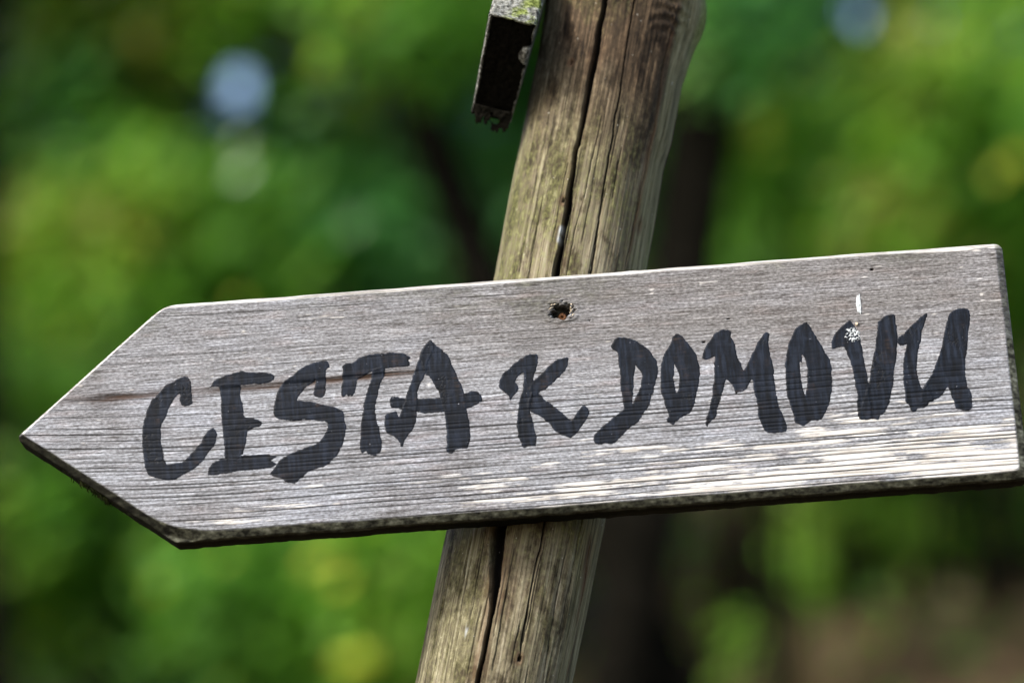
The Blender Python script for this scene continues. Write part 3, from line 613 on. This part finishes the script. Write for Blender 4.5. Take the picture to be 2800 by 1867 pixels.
# clear the board's back by a hair so that the two surfaces only touch
back_clear = (BT + 0.0004) - (PY + Yp); Yp = Yp + np.where(near & (back_clear > 0), back_clear, 0)
post = thing('wooden_post', 'round split wooden post, leaning, brown and algae green, carrying the arrow boards', 'post', (base_p.x, PY, 0))
post.rotation_euler = (0, PANG, 0)
mesh_obj('shaft', np.stack([Xp, Yp, SS], -1).reshape(-1, 3), pf, M_POST, post,
         attrs={'crack': crack.ravel(), 'rust': rust.ravel(), 'brown': brown.ravel(), 'green': green.ravel(), 'facet': facet.ravel(), 'mossy': mossy.ravel(), 'pale': pale.ravel()})

# ------------------------------------------------------------------ second arrow board, its tip towards the viewer
TY = -0.004; T0 = at(1402, 52, TY)
LEAN = math.atan2(1402 - 1338, 300) * 1.12
sign2 = thing('arrow_sign', 'mossy arrow board pointing forward beside the post, its underside painted black as shade', 'sign', tuple(T0))
sign2.rotation_euler = (0, LEAN, R(3.0))
# edge path in the (depth, height) plane: up the mossy slant, over the tip, down the slant with painted shade
PATH = np.array([(0.046, 0.062), (0.003, 0.0022), (0.0, 0.0), (0.003, -0.0026), (0.056, -0.0385), (0.0600, -0.0412)])
sl = np.concatenate([[0], np.cumsum(np.linalg.norm(np.diff(PATH, axis=0), axis=1))])
ts = np.linspace(0, sl[-1], 190); pd = np.interp(ts, sl, PATH[:, 0]); ph = np.interp(ts, sl, PATH[:, 1])
nrm = np.stack([np.gradient(ph), -np.gradient(pd)], 1); nrm /= np.linalg.norm(nrm, axis=1)[:, None]
sgn = -1 if nrm[0, 0] > 0 else 1; nrm = nrm * sgn
us = np.linspace(-1, 1, 64); U, Tt = np.meshgrid(us, ts)
hw = np.interp(ts, [0, sl[2], sl[-1]], [0.0140, 0.0138, 0.0118])[:, None]
tip_t = sl[2]; below = Tt - tip_t
nse = fbm(U * 4, Tt / 0.006, 400, 3) - 0.5
rim = 0.93 + 0.08 * nse
under_shade = sstep(0.000, 0.0018, below + 0.006 * nse) * sstep(0, 0.10, (U + rim)) * sstep(0, 0.06, (0.98 + 0.20 * nse - U))  # where the lower slant's shade is painted black
patch = np.exp(-((U - 0.95) / 0.42) ** 2 - ((below - 0.024) / 0.0062) ** 2); under_shade = under_shade * (1 - sstep(0.35, 0.55, patch * (0.9 + 0.5 * (U - 0.5)) + 1.1 * nse * patch))
inset = 0.0018 * under_shade * sstep(0.0, 0.004, below) * (0.75 + 0.5 * vn(U * 5, Tt / .005, 402))
chm = 0.0022 * np.clip((np.abs(U) - 0.86) / 0.14, 0, 1) ** 1.5
rough = (fbm(U * 6, Tt / 0.003, 404, 3) - 0.5) * 0.0012 * (1 - under_shade)
off = -(inset + chm) + rough
X2 = U * hw; Y2 = pd[:, None] + off * nrm[:, 0:1]; Z2 = ph[:, None] + off * nrm[:, 1:2]
g2 = np.arange(X2.size).reshape(X2.shape); V2 = [np.stack([X2, Y2, Z2], -1).reshape(-1, 3)]; F2 = quads(g2).tolist(); c2_ = X2.size
# sides and back: behind the edge ribbon the board runs on, its lower corner broken away
bd = np.interp(ts, [0, sl[2], sl[4], sl[-1]], [0.12, 0.12, 0.075, 0.0625]); bh = np.interp(ts, [0, sl[2], sl[4], sl[-1]], [0.13, 0.075, -0.022, -0.0395])
side_idx = []
for col, sx in ((0, -1), (-1, 1)):
    side = np.stack([sx * hw[:, 0] * 1.0, bd, bh], 1); si_ = np.arange(c2_, c2_ + len(ts)); c2_ += len(ts); V2.append(side); side_idx.append(si_)
    for i in range(len(ts) - 1): F2.append([g2[i, col], si_[i], si_[i + 1], g2[i + 1, col]])
for i in range(len(ts) - 1): F2.append([side_idx[0][i], side_idx[1][i], side_idx[1][i + 1], side_idx[0][i + 1]])
F2.append(list(g2[0]) + [side_idx[1][0], side_idx[0][0]]); F2.append(list(g2[-1]) + [side_idx[1][-1], side_idx[0][-1]])
mossa = (sstep(-0.05, 0.35, U + 0.6 * nse + 0.5 * (1 - np.clip(-below / 0.02, 0, 1))) * (below < 0.003)).ravel()
n_s = len(ts) * 2
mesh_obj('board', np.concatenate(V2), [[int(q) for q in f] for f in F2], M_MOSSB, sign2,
         attrs={'under_shade': np.concatenate([under_shade.ravel(), np.tile(sstep(0.052, 0.060, ts - tip_t), 2)]), 'moss': np.concatenate([mossa, np.full(n_s, 0.2)])})
# torn shell of rotten wood, painted black as shade, hanging from the lower end
nu, nt = 70, 46
U3, W3 = np.meshgrid(np.linspace(-1, 1, nu), np.linspace(0, 1, nt))
endl = 0.58 + 0.30 * (np.abs(U3 + 0.12) ** 1.4) + 0.55 * (vn(U3 * 6 + 3, 0 * U3, 410) - 0.45) + 0.28 * (vn(U3 * 19, 0 * U3, 411) - .5) - 0.30 * np.clip((np.abs(U3) - 0.72) / 0.28, 0, 1)
hole3 = np.hypot((U3 - 0.22) / 0.24, (W3 - 0.46) / 0.17) + 0.7 * (fbm(U3 * 7, W3 * 6, 412, 3) - 0.5)
hole3b = np.hypot((U3 - 0.05) / 0.07, (W3 - 0.22) / 0.06)
kp = (W3 < endl) & (hole3 > 0.95) & (hole3b > 1)
x3 = U3 * 0.0113 + 0.0006 * (vn(W3 * 7, U3, 413) - .5); y3 = 0.0530 + W3 * 0.0070 + 0.002 * (fbm(U3 * 4, W3 * 3, 414, 2) - .5); z3 = -0.0365 - W3 * 0.0120
g3 = np.arange(U3.size).reshape(U3.shape); q3 = quads(g3); q3 = q3[kp.ravel()[q3].all(1)]
P3 = np.stack([x3, y3, z3], -1).reshape(-1, 3); u3, inv3 = np.unique(q3, return_inverse=True)
te = mesh_obj('torn_end', P3[u3], inv3.reshape(-1, 4), M_ROT_SHADE, sign2); te['label'] = 'ragged rotten lower end with a hole, painted black as shade'
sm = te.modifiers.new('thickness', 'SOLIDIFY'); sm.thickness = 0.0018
# nail holding it to the post, above
vs_, fs = lathe([(0.0001, -0.0012), (0.003, -0.0008), (0.0033, 0.0), (0.0016, 0.0008), (0.0014, 0.03)], 14)
nl = mesh_obj('nail', [(-0.0140 + y, 0.052 + x, 0.085 + z_) for x, y, z_ in vs_], fs, M_RUST, sign2)

# ------------------------------------------------------------------ woodland behind
GAPS = [(662, 240, 36), (2345, 45, 26), (900, 30, 4), (735, 175, 3), (985, 290, 2), (2150, 20, 4), (2560, 60, 2)]
YEL = [(930, 1580, 8.0), (1000, 1805, 8.0), (2085, 400, 8.0), (2790, 450, 8.0), (1910, 560, 8.2)]
def leaf_mesh(centres, tints, rng, size=(0.055, 0.095), up=0.74):
    n = len(centres); L = rng.uniform(size[0], size[1], n)[:, None]; W = L * rng.uniform(0.5, 0.7, n)[:, None]
    nr = rng.normal(size=(n, 3)); nr /= np.linalg.norm(nr, axis=1)[:, None]; nr = nr * (1 - up) + np.array((-0.5, -0.5, 0.7)) * up; nr /= np.linalg.norm(nr, axis=1)[:, None]
    d = rng.normal(size=(n, 3)); d[:, 2] -= 0.4; d -= (d * nr).sum(1)[:, None] * nr; d /= np.linalg.norm(d, axis=1)[:, None]
    s = np.cross(d, nr); fold = nr * (W * 0.22)
    v = np.stack([centres - d * L * .5, centres - d * L * .12 + s * W * .5 + fold, centres + d * L * .22 + s * W * .42 + fold, centres + d * L * .5,
                  centres + d * L * .22 - s * W * .42 + fold, centres - d * L * .12 - s * W * .5 + fold], 1).reshape(-1, 3)
    b = (np.arange(n) * 6)[:, None]
    f = np.concatenate([b + np.array([[0, 1, 2, 3]]), b + np.array([[0, 3, 4, 5]])], 0)
    return v, f, np.repeat(tints, 6)
def tube(path, radii, n=10, seed=0):
    vs_, fs = [], []; path = [Vector(p) for p in path]
    for i, p in enumerate(path):
        t_ = (path[min(i + 1, len(path) - 1)] - path[max(i - 1, 0)]).normalized(); a = t_.cross(Vector((0, 1, 0.1))).normalized(); b = t_.cross(a)
        for k_ in range(n):
            an = 2 * math.pi * k_ / n; r = radii[i] * (0.88 + 0.24 * float(vn(k_ * 1.7 + seed, i * 0.6, 500)))
            vs_.append(p + a * (r * math.cos(an)) + b * (r * math.sin(an)))
    for i in range(len(path) - 1):
        for k_ in range(n):
            q = (k_ + 1) % n; fs.append([i * n + k_, i * n + q, (i + 1) * n + q, (i + 1) * n + k_])
    fs.append(list(range(n))[::-1]); fs.append([(len(path) - 1) * n + k_ for k_ in range(n)])
    return vs_, fs
def merge(parts):
    V_, F_ = [], []
    for v_, f_ in parts:
        o = len(V_); V_ += list(v_); F_ += [[i + o for i in f] for f in f_]
    return V_, F_
def plant(name, label, cat, blobs, stems, mat, seed, group=None, tone=0.5, loose=1.0, size=(0.055, 0.095), bark=M_BARK, extra=()):
    """blobs: (centre, (rx,ry,rz), leaves); stems: list of (path, r0, r1)"""
    rng = np.random.default_rng(seed)
    b0_ = Vector(stems[0][0][0]); root = thing(name, label, cat, tuple(b0_), group)
    C, T_ = [], []
    for c, r, n in blobs:
        tw = int(n / 14); p = rng.normal(size=(tw, 3)); p /= np.linalg.norm(p, axis=1)[:, None]; p *= rng.uniform(0.25, 1, (tw, 1)) ** 0.45
        p *= 0.75 + 0.5 * vn(p[:, 0] * 3 + seed, p[:, 2] * 3, 600)[:, None]
        tw_c = np.array(c) + p * np.array(r)
        tt_ = np.clip(tone + (fbm(tw_c[:, 0] * 2.2, tw_c[:, 2] * 2.2 + tw_c[:, 1], 610 + seed, 2) - 0.5) * 1.55, 0.02, 0.90)
        lf = np.repeat(tw_c, 14, 0) + rng.normal(size=(tw * 14, 3)) * 0.075 * loose
        C.append(lf); tl = np.clip(np.repeat(tt_, 14) + rng.normal(size=tw * 14) * 0.07, 0, 0.9); tl[rng.random(len(tl)) < 0.010] = 0.97; T_.append(tl)
    C = np.concatenate(C); T_ = np.concatenate(T_)
    px, py = project(C); keep = np.ones(len(C), bool)
    for gx0, gy0, gr in GAPS: keep &= np.hypot(px - gx0, py - gy0) > gr + 14
    C, T_ = C[keep], T_[keep]
    v_, f_, t_ = leaf_mesh(C, T_, rng, size)
    if extra:
        ec = np.concatenate([np.array(at(*e))[None] + rng.normal(size=(3, 3)) * 0.04 for e in extra]); ev, ef, et = leaf_mesh(ec, np.ones(len(ec)), rng, (0.075, 0.10), 0.85)
        f_ = np.concatenate([f_, ef + len(v_)]); v_ = np.concatenate([v_, ev]); t_ = np.concatenate([t_, et])
    mesh_obj('crown', v_ - np.array(b0_), f_, mat, root, smooth=False, attrs={'tint': t_})
    sp = []
    for si, (path, r0, r1) in enumerate(stems):
        m = len(path); pts = []
        for i in range(m - 1):
            for q in range(6):
                u = (i + q / 6); a = Vector(path[i]).lerp(Vector(path[i + 1]), q / 6)
                w = 0.012 * math.sin(u * 2.1 + seed + si); pts.append(a + Vector((w, w * .5, 0)) - b0_)
        pts.append(Vector(path[-1]) - b0_)
        sp.append(tube(pts, [r0 + (r1 - r0) * i / (len(pts) - 1) for i in range(len(pts))], 10, seed + si))
    mesh_obj('trunk', *merge(sp), bark, root)
    return root
def foot(x, y): return (x, y, float(gz(x, y)) - 0.15)
def shrub(label, px, py, y, r, n, seed, mat=M_LEAF, tone=0.5, name='leafy_shrub', cat='shrub', group='shrubs in the blurred woodland', extra=(), more=()):
    c = at(px, py, y); blobs = [(tuple(c), r, n)] + [(tuple(at(a, b, yy)), rr_, nn) for a, b, yy, rr_, nn in more]
    rs = random.Random(seed); bx, by = c.x + rs.uniform(-.15, .15), y + rs.uniform(0, .3); f = foot(bx, by); st = []
    for k_ in range(4):
        tip = (c.x + rs.uniform(-.7, .7) * r[0], y + rs.uniform(-.5, .5) * r[1], c.z + rs.uniform(0.0, .75) * r[2])
        mid = ((f[0] + tip[0]) / 2 + rs.uniform(-.08, .08), (f[1] + tip[1]) / 2, f[2] + (tip[2] - f[2]) * 0.5)
        st.append(([f, mid, tip], 0.016, 0.005))
    return plant(name, label, cat, blobs, st, mat, seed, group, tone, extra=extra)

# trees whose dark stems show
def tree(label, top, low, y, r0, r1, blobs, seed, mat=M_LEAF, tone=0.45, extra=()):
    a, b = at(*low, y), at(*top, y); d = (b - a); t_ = (a.z - float(gz(a.x, y))) / d.z; f = a - d * t_; f = Vector((f.x, y, float(gz(f.x, y)) - 0.15))
    up1 = b + d.normalized() * 0.9 + Vector((0.1, 0.2, 0)); st = [([tuple(f), tuple(a), tuple(b), tuple(up1)], r0, r1)]
    rs = random.Random(seed)
    for k_ in range(5):
        s = b + d.normalized() * rs.uniform(-0.1, 0.8); st.append(([tuple(s), tuple(s + Vector((rs.uniform(-.8, .8), rs.uniform(0, .6), rs.uniform(.1, .6))))], r1 * 0.6, 0.006))
    bl = [(tuple(at(px, py, yy)), r_, n_) for px, py, yy, r_, n_ in blobs]
    return plant('woodland_tree', label, 'tree', bl, st, mat, seed, None, tone, extra=extra)

tree('slanting dark tree trunk seen out of focus just left of the post', (1110, 190), (1330, 790), 8.3, 0.095, 0.072,
     [(1000, -150, 9.6, (0.8, .6, .6), 2600), (1500, -250, 9.4, (.8, .6, .5), 2000), (1040, 10, 7.8, (.34, .2, .20), 420)], 31)
tree('thick dark tree trunk seen out of focus right behind the post', (1950, 230), (1690, 1867), 8.2, 0.115, 0.13,
     [(2000, -350, 9.6, (0.9, .6, .6), 2600), (1750, 120, 10.2, (.55, .4, .5), 1500), (2010, 30, 7.7, (.34, .2, .22), 480)], 32, M_LEAFC)
tree('dark tree trunk behind the pointed end of the arrow board', (-60, 300), (-25, 1300), 8.8, 0.075, 0.06,
     [(-350, -150, 9.6, (0.9, .6, .7), 2600)], 33)
G = 'shrubs in the blurred woodland'
A_ = 'green leafy shrub far behind the board, out of focus'
shrub('green shrub rising above the pointed end of the arrow board', 120, 250, 9.8, (.62, .5, .62), 4200, 41, M_LEAFC, .52)
shrub('leafy shrub with a pale blue sky gap, left of the slanting trunk', 720, 330, 10.2, (.70, .5, .65), 4600, 42, M_LEAFC, .42, extra=[(650, 435, 8.6)])  # extra pale leaves stand in for a bright highlight
shrub('yellowish green shrub just over the sloping upper edge of the arrow', 420, 760, 9.4, (.62, .5, .45), 3600, 43, tone=.60)
shrub('darker green shrub above the word CESTA, beside the slanting trunk', 950, 700, 10.0, (.62, .5, .48), 3600, 44, M_LEAFC, .46)
shrub('cool green shrub between the slanting trunk and the post', 1330, 420, 10.6, (.60, .5, .75), 3800, 45, M_LEAFC, .55)
shrub('cool green shrub right of the thick trunk, under a sky gap', 2230, 250, 10.0, (.70, .5, .62), 4400, 46, M_LEAFC, .5)
shrub('light green shrub above the square end of the arrow board', 2740, 330, 9.6, (.58, .5, .70), 4000, 47, tone=.58)
shrub('green shrub just over the board edge above the word DOMOVU', 2480, 740, 9.8, (.72, .5, .42), 3800, 48, tone=.52)
shrub('small dark shrub beside the thick trunk, above the letter D', 2080, 640, 10.8, (.40, .4, .35), 1500, 49, M_LEAFC, .45)
shrub('dark green shrub under the pointed end of the arrow board', 140, 1350, 9.2, (.55, .5, .55), 3200, 50, tone=.42)
shrub('yellow-leaved green shrub under the board, left of the post', 900, 1650, 9.0, (.55, .4, .42), 2600, 51, M_LEAF, .42, extra=YEL[:2])
shrub('cool green shrub beneath the painted word CESTA', 480, 1720, 9.6, (.55, .5, .40), 2600, 52, M_LEAFC, .5)
shrub('shrub with a few yellow leaves behind the post top', 2120, 430, 8.6, (.26, .25, .22), 420, 53, tone=.55, extra=YEL[2:4])
shrub('low bright green bush on the brown bank', 2400, 1460, 10.4, (.36, .3, .16), 1300, 54, tone=.6)
shrub('small pale green seedling clump on the brown bank', 1920, 1800, 10.0, (.16, .16, .09), 34, 55, tone=.5)
shrub(A_, -520, 600, 9.6, (.7, .5, 1.0), 4200, 56, tone=.5)
shrub(A_, 3350, 500, 9.8, (.7, .5, .9), 4200, 57, M_LEAFC, .5)
shrub(A_, 600, -330, 10.4, (1.0, .5, .45), 4200, 58, tone=.5)
shrub(A_, 2650, -330, 10.2, (1.0, .5, .45), 4200, 59, tone=.55)

shrub('bright green shrub beside the pale sky gap, above the arrow point', 400, 60, 9.6, (.42, .4, .36), 1900, 60, tone=.6)
B_ = 'tall thicket shrub higher up the bank, out of focus'
for k_, (px, py) in enumerate(((-150, 150), (520, 250), (1150, 150), (1760, 250), (2350, 200), (2950, 150), (250, 850), (900, 820), (1500, 560), (2150, 560), (2800, 580), (350, 1450), (1000, 1400))):
    shrub(B_, px, py, 13.0 + 0.5 * (k_ % 3), (.85, .5, .72), 3400, 80 + k_, (M_LEAF, M_LEAFC)[k_ % 2], .35 + .1 * (k_ % 4), group='thicket higher up the bank')

rs_ = random.Random(5)
for k_ in range(34):
    side = -1 if k_ % 2 else 1; q = k_ // 2; lvl = q % 3
    px = 1400 + side * ((2450 if side < 0 else 2150) + 420 * (q // 3) * 1.35 + rs_.uniform(-120, 120)); py = (-150, 550, 1250)[lvl] + rs_.uniform(-120, 120)
    shrub('tall leafy shrub in the wood beside the clearing, out of focus', px, py, (11.6 if side < 0 else 10.5) + rs_.uniform(-.8, 2.0), (.95, .6, .85), 3600, 120 + k_, (M_LEAF, M_LEAFC)[k_ % 3 == 0], rs_.uniform(.35, .6), group='shrubs either side of the clearing')
for k_ in range(9):
    shrub('high leafy branchwork over the thicket, out of focus', -1700 + k_ * 780, -1000 + rs_.uniform(-150, 150), 11.5 + rs_.uniform(-.8, .8), (1.2, .6, .8), 3200, 170 + k_, (M_LEAF, M_LEAFC)[k_ % 2], .5, group='tall growth above the thicket')

# fallen leaves and low green plants on the bank
rng = np.random.default_rng(77)
def scatter(name, n, xr_, yr_, mat, size, tint, lift, up, seed):
    rg = np.random.default_rng(seed); x = rg.uniform(*xr_, n); y = rg.uniform(*yr_, n); c = np.stack([x, y, gz(x, y) + rg.uniform(0.01, lift, n)], 1)
    v_, f_, t_ = leaf_mesh(c, np.clip(rg.normal(tint, 0.22, n), 0, .9), rg, size, up); o = mesh_obj(name, v_, f_, mat, None, False, {'tint': t_}); o['kind'] = 'stuff'; return o
lt = scatter('leaf_litter', 9000, (-6, 7), (5, 19), M_LITTER, (.06, .12), .5, .05, .6, 78); lt['label'] = 'brown fallen leaves covering the woodland bank'; lt['category'] = 'leaf litter'
gc = scatter('ground_cover', 16000, (-8, 9), (14.5, 32), M_LEAF, (.05, .09), .45, .22, .5, 79); g2c = scatter('ground_cover', 2600, (-6, 7), (8, 15), M_LEAF, (.05, .09), .35, .15, .5, 81); g2c['label'] = 'sparse green seedlings among the brown fallen leaves'; g2c['category'] = 'ground cover'
gc['label'] = 'low green plants growing over the woodland bank'; gc['category'] = 'ground cover'
